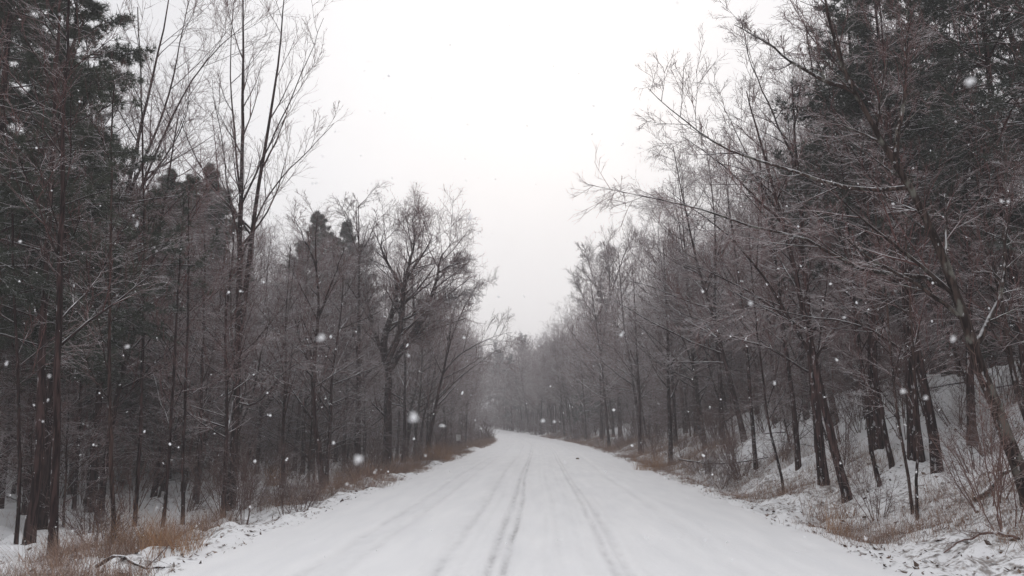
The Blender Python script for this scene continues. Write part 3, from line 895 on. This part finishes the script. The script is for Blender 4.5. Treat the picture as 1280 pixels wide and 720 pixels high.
scatter(22, -1, 2.5, 6, 75, 135, 1.3, TALL + ['wide0', 'wide1'], 'hazy bare tree in the row closing in on the bend, left of the road', 'hazy bare trees near the bend on the left', 0.8, 1.1, (0, 0.08))
scatter(150, -1, 3.2, 17, 17, 80, 0.8, SAP, 'twiggy sapling crowded among the trunks of the left wood', 'saplings in the wood left of the road', 0.7, 1.2, (0, 0.12), 1.3)
scatter(150, 1, 3.0, 18, 14, 85, 0.8, SAP, 'twiggy sapling crowded among the trunks of the right wood', 'saplings in the wood right of the road', 0.7, 1.2, (0.05, 0.22), 1.3)
scatter(20, -1, 15, 34, 16, 50, 2.2, ['pine0', 'pine1', 'hem0', 'hem1'], 'shaded evergreen deep inside the wood left of the road', 'evergreens deep in the left wood', 0.6, 0.85, (0, 0.02))
scatter(7, 1, 18, 32, 15, 70, 2.2, ['hem0', 'hem1'], 'shaded evergreen deep inside the wood right of the road', 'evergreens deep in the right wood', 0.8, 1.05, (0, 0.03))

# far woods that read as one mass
def lite_tree():
    tb, cb = bare_tree(12, 0.11, 0.05, 26, 6, 5, 0, 0.30, (35, 75), 0.05, 0.11, rmin=0.012)
    a_ = tb.arrays(); c_ = cb.arrays()
    return np.concatenate([a_[0], c_[0]]), np.concatenate([a_[1], c_[1] + len(a_[0])]), np.concatenate([a_[3] * 0, c_[3]])
def lite_conifer():
    tb, cb = conifer(13, 0.13, 0.1, 70, 2.8, 0.12, 5, 5, 7, 0.30, 0.022, 0.8, M_HEMLOCK, 0.7)
    a_ = tb.arrays(); c_ = cb.arrays()
    V = np.concatenate([a_[0], c_[0]])
    return V, np.concatenate([a_[1], c_[1] + len(a_[0])]), np.concatenate([a_[3] * 0, c_[3] * 0]), c_[2] + len(a_[0])
LITE = [lite_tree() for _ in range(3)]
LCON = [lite_conifer() for _ in range(2)]
def far_wood(name, spots, label, conif=0.25):
    bag = Bag()
    for (x, y, s) in spots:
        if s < 0:
            V, Q, qm = random.choice(LBUSH)
            bag.add(V * -s + np.array([x, y, gh(x, y) - 0.1]), q=Q, m=1)
            continue
        a_ = random.uniform(0, 6.283); ca, sa = math.cos(a_), math.sin(a_)
        M = np.array([[ca, -sa, 0], [sa, ca, 0], [0, 0, 1]]).T * s
        if random.random() < conif:
            V, Q, qm, T = random.choice(LCON)
            n0 = bag.n
            bag.add(V @ M + np.array([x, y, gh(x, y) - 0.1]), q=Q, m=0)
            bag.t.append(T + n0); bag.tm.append(np.full(len(T), 2))
        else:
            V, Q, qm = random.choice(LITE)
            bag.add(V @ M + np.array([x, y, gh(x, y) - 0.1]), q=Q, m=1)
    me = bag.build(name, [M_BARK, M_TWIG, M_HEMLOCK])
    tag(link(name, me), label, 'wood', None, 'stuff')
sp = []
while len(sp) < 170:
    y = random.uniform(30, 170); s = random.uniform(14, 60); x = float(road_x(min(y, 130))) - 4.4 - s
    if y < 70 and s < 24: continue
    if y >= 130 and s < 12: s += 0
    if visible(x, y, 60): sp.append((x, y, random.uniform(0.75, 1.05)))
far_wood('distant_wood', sp, 'dim bare wood filling the depth behind the left roadside trees')
sp = []
while len(sp) < 210:
    y = random.uniform(26, 210); s = random.uniform(12, 60); x = float(road_x(min(y, 150))) + 4.4 + s
    if y < 70 and s < 24: continue
    if visible(x, y, 60): sp.append((x, y, random.uniform(0.85, 1.3)))
far_wood('distant_wood', sp, 'dim bare wood filling the depth behind the right roadside trees')
sp = []
while len(sp) < 560:
    y = 132 + 195 * random.random() ** 1.1; x = random.uniform(-80, 45)
    u_ = x - float(road_x(y))
    if -4.0 < u_ < 4.2 and y < 205: continue
    sp.append((x, y, random.uniform(0.75, 1.1) * (0.75 + 0.0035 * min(y, 220))))
def lite_bush():
    b_ = Bag(); n_ = 14
    az = rng.random(n_) * 6.283
    D = np.stack([np.cos(az) * 0.5 * rng.random(n_), np.sin(az) * 0.5 * rng.random(n_), np.ones(n_)], -1)
    q = grow(np.stack([np.cos(az) * .4, np.sin(az) * .4, np.full(n_, -0.2)], -1), D, 1.8 * (0.6 + 0.5 * rng.random(n_)), 5, 0.09, -0.01)
    r_ = np.full((n_, 1), 0.02) * np.linspace(1, 0.5, 5)[None]
    b_.tube(q, r_, 3, 1)
    q2, r2 = spawn(q, r_, 7, 0.1, 0.98, (25, 65), 0.4, 0.6, 4, 0.12, 0.02, 0.3, 0.013)
    b_.tube(q2, r2, 3, 1)
    a_ = b_.arrays()
    return a_[0], a_[1], a_[3]
LBUSH = [lite_bush() for _ in range(3)]
for _ in range(900):
    y = 85 + 150 * random.random() ** 0.8; sd = random.choice((-1, 1)); x = float(road_x(y)) + sd * (4.9 + 14 * random.random() ** 1.3)
    sp.append((x, y, -random.uniform(0.8, 1.9)))
far_wood('distant_wood', sp, 'pale hazy wood closing off the road beyond the bend', 0.2)

# ------------------------------------------------------------------ shrubs, weeds, fallen wood
def shrub_bag(nst, H, spread, rmin=0.0032, kk=(10, 7)):
    b_ = Bag()
    az = rng.random(nst) * 6.283; tl = spread * (0.3 + 0.7 * rng.random(nst))
    D = np.stack([np.cos(az) * tl, np.sin(az) * tl, np.ones(nst)], -1)
    p0 = np.stack([np.cos(az) * 0.06, np.sin(az) * 0.06, np.full(nst, -0.1)], -1) * (1 + rng.random((nst, 1)))
    q = grow(p0, D, H * (0.6 + 0.5 * rng.random(nst)), 7, 0.09, -0.01)
    r_ = np.full((nst, 1), 0.010) * np.linspace(1, 0.3, 7)[None]
    b_.tube(q, r_, 5, 0)
    tw = b_
    q2, r2 = spawn(q, r_, kk[0], 0.25, 0.98, (25, 60), 0.35, 0.6, 5, 0.12, 0.02, 0.4, rmin)
    tw.tube(q2, r2, 3, 0)
    q3, r3 = spawn(q2, r2, kk[1], 0.2, 0.98, (25, 60), 0.4, 0.7, 3, 0.12, 0.02, 0.4, rmin * 0.8)
    tw.tube(q3, r3, 3, 0)
    return b_, tw
SHRUBS = []
for nst, H, spd in ((9, 1.7, 0.5), (6, 2.3, 0.4), (13, 1.2, 0.8)):
    a_, c_ = shrub_bag(nst, H, spd)
    SHRUBS.append(a_.build('bare_shrub', [M_BRUSH]))
def shrub(x, y, i, label, group=None, s=1.0, name='bare_shrub', cat='shrub'):
    r_ = link(name, SHRUBS[i], None, (x, y, gh(x, y)))
    r_.rotation_euler = (random.uniform(-.1, .1), random.uniform(-.1, .1), random.uniform(0, 6.28))
    r_.scale = (s,) * 3
    tag(r_, label, cat, group)
for (px, py, i, s, lab) in [
    (1098, 655, 0, 0.75, 'wiry shrub with stems fanning out before the close pair of thin trunks'),
    (1262, 668, 1, 1.0, 'tangle of thin bare stems in the lower right corner'),
    (1235, 640, 0, 1.1, 'bare bushy stems beside the fallen log on the right bank'),
    (928, 600, 2, 1.2, 'low bare bush beneath slanted trunks on the right verge'),
    (345, 632, 0, 0.6, 'small bare bush on the snowy left verge, right of the forked tree'),
    (120, 690, 2, 0.9, 'snow-dusted scrubby bush in the lower left corner'),
]:
    g_ = on_ground(px, py); shrub(g_[0], g_[1], i, lab, None, s)
n = 0
while n < 148:
    y = 14 + 60 * random.random() ** 1.2; s = random.uniform(0.9, 13); x = float(road_x(y)) + 4.4 + s
    if visible(x, y, 20) and free(x, y, 0.5):
        shrub(x, y, random.randrange(3), 'thin whippy brush growing between the trunks on the right bank', 'brush on the right bank', random.uniform(0.6, 0.9) + s * 0.085 * min(1.0, y / 28)); n += 1
n = 0
while n < 148:
    y = 17 + 63 * random.random() ** 1.1; s = random.uniform(1.0, 15); x = float(road_x(y)) - 4.4 - s
    if visible(x, y, 20) and free(x, y, 0.5):
        shrub(x, y, random.randrange(3), 'thin whippy brush growing between the trunks on the left', 'brush in the left wood', random.uniform(0.6, 0.9) + s * 0.085 * min(1.0, y / 28)); n += 1

def blades(bases, heights, width, bend, per_seg=3):
    """bunch of dry stalks, each a tapering bent strip"""
    B = len(bases)
    az = rng.random(B) * 6.283
    d0 = np.stack([np.cos(az) * 0.25, np.sin(az) * 0.25, np.ones(B)], -1) + rng.normal(size=(B, 3)) * 0.15
    pts = [bases]; d = norm(d0); p = bases
    for k_ in range(per_seg):
        d = norm(d + np.stack([np.cos(az), np.sin(az), np.full(B, -0.3)], -1) * bend * (0.3 + rng.random((B, 1))))
        p = p + d * (heights / per_seg)[:, None]; pts.append(p)
    P = np.stack(pts, 1)
    side = np.stack([np.cos(az + 1.2), np.sin(az + 1.2), np.zeros(B)], -1)
    w = width * np.linspace(1, 0.25, per_seg + 1)
    L_ = P - side[:, None] * w[None, :, None]; R_ = P + side[:, None] * w[None, :, None]
    V = np.stack([L_, R_], 2)
    id_ = np.arange(V.size // 3).reshape(B, per_seg + 1, 2)
    Q = np.stack([id_[:, :-1, 0], id_[:, :-1, 1], id_[:, 1:, 1], id_[:, 1:, 0]], -1).reshape(-1, 4)
    return V.reshape(-1, 3), Q

def verge(side, ncl, s0, s1, y0, y1, hmin, hmax, per, name, label, mat, dens=1.0):
    y = y0 + (y1 - y0) * rng.random(ncl) ** 1.2
    s = s0 + (s1 - s0) * rng.random(ncl) ** 1.4
    hw = half_l(y) if side < 0 else half_r(y)
    x = road_x(y) + side * (hw + s)
    keep = vnoise(x, y, 2.2, 77 + side) > ((0.34 if dens >= 1 else 0.5) + 0.15 * (1 - sstep(13, 22, y)))
    x, y, s = x[keep], y[keep], s[keep]
    bx_ = np.repeat(x, per); by_ = np.repeat(y, per)
    far = 1 + by_ / 60
    bx_ = bx_ + rng.normal(size=len(bx_)) * 0.13 * far; by_ = by_ + rng.normal(size=len(by_)) * 0.13 * far
    hh = np.repeat(hmin + (hmax - hmin) * rng.random(len(x)) ** 1.5 * sstep(0.0, 0.9, s) * (0.7 + 0.5 * sstep(14, 34, y)), per) * (0.5 + 0.6 * rng.random(len(bx_)))
    bases = np.stack([bx_, by_, ground_h(bx_, by_) - 0.02], -1)
    V, Q = blades(bases, hh, 0.003, 0.30)
    wscale = 1.0
    o = link(name, make_mesh(name, V, Q, mats=[mat]))
    tag(o, label, 'weeds', None, 'stuff')
verge(-1, 9500, 0.05, 3.2, 8, 115, 0.22, 1.0, 15, 'dry_grass', 'dry brown grass and weeds along the left verge', M_WEED)
verge(1, 9500, 0.1, 3.6, 10, 115, 0.14, 0.72, 13, 'dry_grass', 'dry brown grass and weeds along the right verge', M_WEED)
verge(-1, 900, 2.5, 10, 9, 60, 0.12, 0.5, 12, 'forest_weeds', 'thin dry weeds poking from snow under the left trees', M_WEED, 0.6)
verge(1, 450, 2.5, 8, 9, 60, 0.10, 0.4, 10, 'forest_weeds', 'thin dry weeds poking from snow on the right bank', M_WEED, 0.6)

def clump(px, py, n_, rad, h, mat, label, depth=None):
    g_ = on_ground(px, py) if depth is None else at_depth(px, py, depth)
    x, y = g_[0], g_[1]
    z = gh(x, y)
    r_ = rad * np.sqrt(rng.random(n_)); a_ = rng.random(n_) * 6.283
    bx_, by_ = r_ * np.cos(a_), r_ * np.sin(a_)
    bz = ground_h(bx_ + x, by_ + y) - z - 0.02
    V, Q = blades(np.stack([bx_, by_, bz], -1), h * (0.5 + 0.7 * rng.random(n_)), 0.0035, 0.22)
    o = link('weed_clump', make_mesh('weed_clump', V, Q, mats=[mat]), None, (x, y, z))
    tag(o, label, 'weeds')
for a_ in [
    (170, 690, 420, 0.55, 0.8, M_RUST, 'tall rust coloured weed clump at the foot of the light brown trunk'),
    (215, 690, 260, 0.40, 0.45, M_RUST, 'low rust coloured weed clump right of the tall rusty one'),
    (343, 610, 320, 0.35, 0.85, M_RUST, 'pale orange weed clump right of the forked tree'),
    (265, 655, 380, 0.6, 0.45, M_WEED, 'brown weed clump at the road edge below the forked tree'),
    (440, 596, 380, 0.7, 1.0, M_RUST, 'tall tan weed clump by the road, below the straight slim tree'),
    (478, 588, 320, 0.6, 0.9, M_RUST, 'tan weed clump in front of the broad dark tree'),
    (545, 577, 420, 0.8, 1.05, M_RUST, 'broad tan weed clump at the foot of the arching slender tree'),
    (815, 590, 420, 0.7, 0.9, M_RUST, 'brown weed clump on the right verge beside a hazy trunk'),
    (1040, 655, 260, 0.5, 0.6, M_WEED, 'brown weed clump below the slanted dark trunk on the right'),
    (1050, 668, 120, 0.25, 0.55, M_RUST, 'small reddish weed clump at the right road edge'),
]: clump(*a_)

def fallen(poly, ra, rb, name, label, mat, lift=0.05, k=5):
    P3 = []
    for (px, py) in poly:
        g_ = on_ground(px, py); P3.append(np.array([g_[0], g_[1], gh(g_[0], g_[1]) + lift]))
    org = P3[0].copy()
    q = resample(P3, 12) - org
    q[:, 2] += rng.normal(size=12) * 0.01
    r_ = np.linspace(ra, rb, 12)
    b_ = Bag(); b_.tube(q[None], r_[None], 8, 0)
    q1, r1 = spawn(q[None], r_[None], k, 0.2, 0.95, (30, 60), 0.3, 0.5, 5, 0.12, 0.02, 0.4, 0.004)
    b_.tube(q1, r1, 4, 1)
    q2, r2 = spawn(q1, r1, 4, 0.2, 0.95, (30, 60), 0.4, 0.6, 4, 0.12, 0.02, 0.4, 0.003)
    b_.tube(q2, r2, 3, 1)
    tag(link(name, b_.build(name, [mat, M_BRUSH]), None, org), label, 'fallen branch')
fallen([(1220, 632), (1238, 618), (1255, 606), (1262, 598)], 0.05, 0.035, 'fallen_log', 'short dark log lying up the snowy bank near the right edge', M_BARK, 0.06)
fallen([(1275, 690), (1240, 685), (1205, 690), (1180, 694)], 0.02, 0.008, 'fallen_branch', 'thin fallen branch lying in the lower right corner', M_BRUSH)
fallen([(850, 582), (885, 590), (925, 592), (960, 580)], 0.035, 0.015, 'fallen_branch', 'long dark branch sagging along the foot of the right wood', M_BARK, 0.25)
fallen([(120, 712), (150, 706), (180, 708), (205, 712)], 0.03, 0.012, 'fallen_branch', 'dark branch half buried in snow at the lower left', M_BARK, 0.03)
fallen([(150, 622), (165, 612), (180, 603), (195, 596)], 0.035, 0.02, 'fallen_branch', 'snow-topped branch propped among left trunks', M_BARK, 0.35)

# leaf litter and twig bits on the verges
def litter_bits(side, n_, label):
    y = 8 + 45 * rng.random(n_) ** 1.6
    s = -0.3 + 6.5 * rng.random(n_) ** 1.3
    hw = half_l(y) if side < 0 else half_r(y)
    x = road_x(y) + side * (hw + s)
    z = ground_h(x, y) + 0.012
    a_ = rng.random(n_) * 6.283; l_ = 0.02 + 0.045 * rng.random(n_) ** 2; w = l_ * (0.25 + 0.5 * rng.random(n_))
    D = np.stack([np.cos(a_), np.sin(a_), rng.normal(size=n_) * 0.35], -1)
    E = np.stack([-np.sin(a_), np.cos(a_), rng.normal(size=n_) * 0.35], -1)
    c_ = np.stack([x, y, z], -1)
    V = np.stack([c_ - D * l_[:, None], c_ + E * w[:, None], c_ + D * l_[:, None] + [0, 0, 0.012], c_ - E * w[:, None]], 1).reshape(-1, 3)
    me = make_mesh('leaf_litter', V, np.arange(len(V)).reshape(-1, 4), mats=[M_LITTER], smooth=False)
    tag(link('leaf_litter', me), label, 'leaves', None, 'stuff')
litter_bits(-1, 5000, 'dead leaves and twig bits strewn on snow along the left verge')
litter_bits(1, 6000, 'dead leaves and twig bits strewn on snow along the right verge')

# dark clod on the road, far board in the brush
def lump(name, n_, rad, mat, label, cat, loc, flat=0.6):
    import bmesh
    bm = bmesh.new()
    for _ in range(n_):
        r_ = rad * random.uniform(0.45, 0.9)
        M = Matrix.Translation([random.gauss(0, rad * 0.55), random.gauss(0, rad * 0.55), random.gauss(0, rad * 0.5 * flat)]) @ Matrix.Diagonal((1, 1, random.uniform(0.6, 1), 1))
        bmesh.ops.create_icosphere(bm, subdivisions=2, radius=r_, matrix=M)
    for v_ in bm.verts: v_.co += Vector([random.gauss(0, rad * 0.06) for _ in range(3)])
    me = bpy.data.meshes.new(name); bm.to_mesh(me); bm.free(); me.materials.append(mat)
    for p in me.polygons: p.use_smooth = True
    o = link(name, me, None, loc)
    if label: tag(o, label, cat)
    return o
g_ = on_ground(722, 578)
lump('snow_clod', 6, 0.07, M_LITTER, 'small dark clod lying on the snowy road, right of the tracks', 'clod', (g_[0], g_[1], float(road_z(g_[1])) + 0.09))

g_ = at_depth(573, 551, 62)
root = empty('roadside_board', (g_[0], g_[1], gh(g_[0], g_[1]))); tag(root, 'small pale board on a post in the left roadside brush near the bend', 'board')
import bmesh
def box(name, sx, sy, sz, z, mat, parent, y=0.0):
    bm = bmesh.new(); bmesh.ops.create_cube(bm, size=1, matrix=Matrix.Translation((0, y, z)) @ Matrix.Diagonal((sx, sy, sz, 1)))
    bmesh.ops.bevel(bm, geom=bm.edges[:], offset=0.006, segments=2, affect='EDGES')
    me = bpy.data.meshes.new(name); bm.to_mesh(me); bm.free(); me.materials.append(mat)
    return link(name, me, parent)
box('board', 0.34, 0.03, 0.5, 0.95, M_BOARD, root)
box('post', 0.07, 0.07, 1.5, 0.5, M_BARK, root, 0.052)

# ------------------------------------------------------------------ falling snow
for (px, py, d, rad, lab) in [
    (447, 575, 1.15, 0.0062, 'large soft snowflake falling before the tan weeds on the left'),
    (517, 522, 1.05, 0.0055, 'large snowflake falling before the trunks below the arching tree'),
    (402, 421, 1.25, 0.0058, 'large snowflake left of the broad tree, beside its trunk'),
    (1211, 104, 1.1, 0.0065, 'large oval snowflake before the dark evergreen in the upper right'),
    (1129, 489, 1.6, 0.0050, 'snowflake falling above the close pair of thin trunks'),
    (1192, 424, 1.5, 0.0052, 'snowflake falling beside the big mottled trunk'),
    (1157, 497, 1.8, 0.0042, 'snowflake falling before the stout straight trunk'),
    (938, 379, 1.7, 0.0050, 'snowflake falling before the shaded thicket on the right'),
    (679, 526, 2.2, 0.0058, 'bright snowflake above the far end of the road'),
    (693, 527, 2.6, 0.0045, 'smaller flake right of the bright one above the road end'),
    (553, 532, 2.2, 0.0050, 'snowflake falling before the slender trunk at the left row end'),
    (160, 433, 2.0, 0.0048, 'snowflake falling before the dark wood on the left'),
    (62, 470, 1.9, 0.0048, 'snowflake falling before the thick dark trunk on the left'),
]:
    d *= 0.62; rad *= 0.42
    p = at_depth(px, py, d)
    lump('snowflake', 7, rad, M_FLAKE, lab, 'snowflake', p, 1.0)
ico = np.array([(0, 0, 1), (1, 0, 0), (0, 1, 0), (-1, 0, 0), (0, -1, 0), (0, 0, -1)], float)
icf = np.array([(0, 1, 2), (0, 2, 3), (0, 3, 4), (0, 4, 1), (5, 2, 1), (5, 3, 2), (5, 4, 3), (5, 1, 4)])
V, T, n = [], [], 0
for _i in range(5200):
    d = 2.0 + 22 * random.random() ** 0.6 if _i > 60 else random.uniform(1.2, 2.5)
    px, py = random.uniform(-60, 1340), random.uniform(-40, 700)
    p = at_depth(px, py, d)
    if p[2] < 0.1: continue
    for _k in range(2):
        v = ico * (0.0023 + 0.0042 * random.random() ** 2) * min(1.0, 0.3 + d / 5) * rng.uniform(0.6, 1.3, (6, 3)) + p + rng.normal(size=3) * 0.003
        V.append(v); T.append(icf + n); n += 6
tag(link('falling_snow', make_mesh('falling_snow', np.concatenate(V), None, np.concatenate(T), [M_FLAKE], None, True)),
    'fine snowflakes drifting through the air all over the view', 'snow', None, 'stuff')

# ------------------------------------------------------------------ the snowy air
bm = bmesh.new()
x0, x1, y0, y1, z0, z1 = -160, 160, -45, 345, -2.2, 42
bmesh.ops.create_cube(bm, size=1, matrix=Matrix.Translation(((x0 + x1) / 2, (y0 + y1) / 2, (z0 + z1) / 2)) @ Matrix.Diagonal((x1 - x0, y1 - y0, z1 - z0, 1)))
me = bpy.data.meshes.new('haze'); bm.to_mesh(me); bm.free()
mh = bpy.data.materials.new('haze'); mh.use_nodes = True
t = mh.node_tree; t.nodes.clear()
o_ = t.nodes.new('ShaderNodeOutputMaterial'); pv = t.nodes.new('ShaderNodeVolumePrincipled')
pv.inputs['Color'].default_value = (0.93, 0.92, 0.94, 1)
pv.inputs['Density'].default_value = HAZE
pv.inputs['Anisotropy'].default_value = 0.0
t.links.new(pv.outputs[0], o_.inputs['Volume'])
me.materials.append(mh)
tag(link('haze', me), 'pale snowy haze filling the air along the road', 'haze', None, 'stuff')
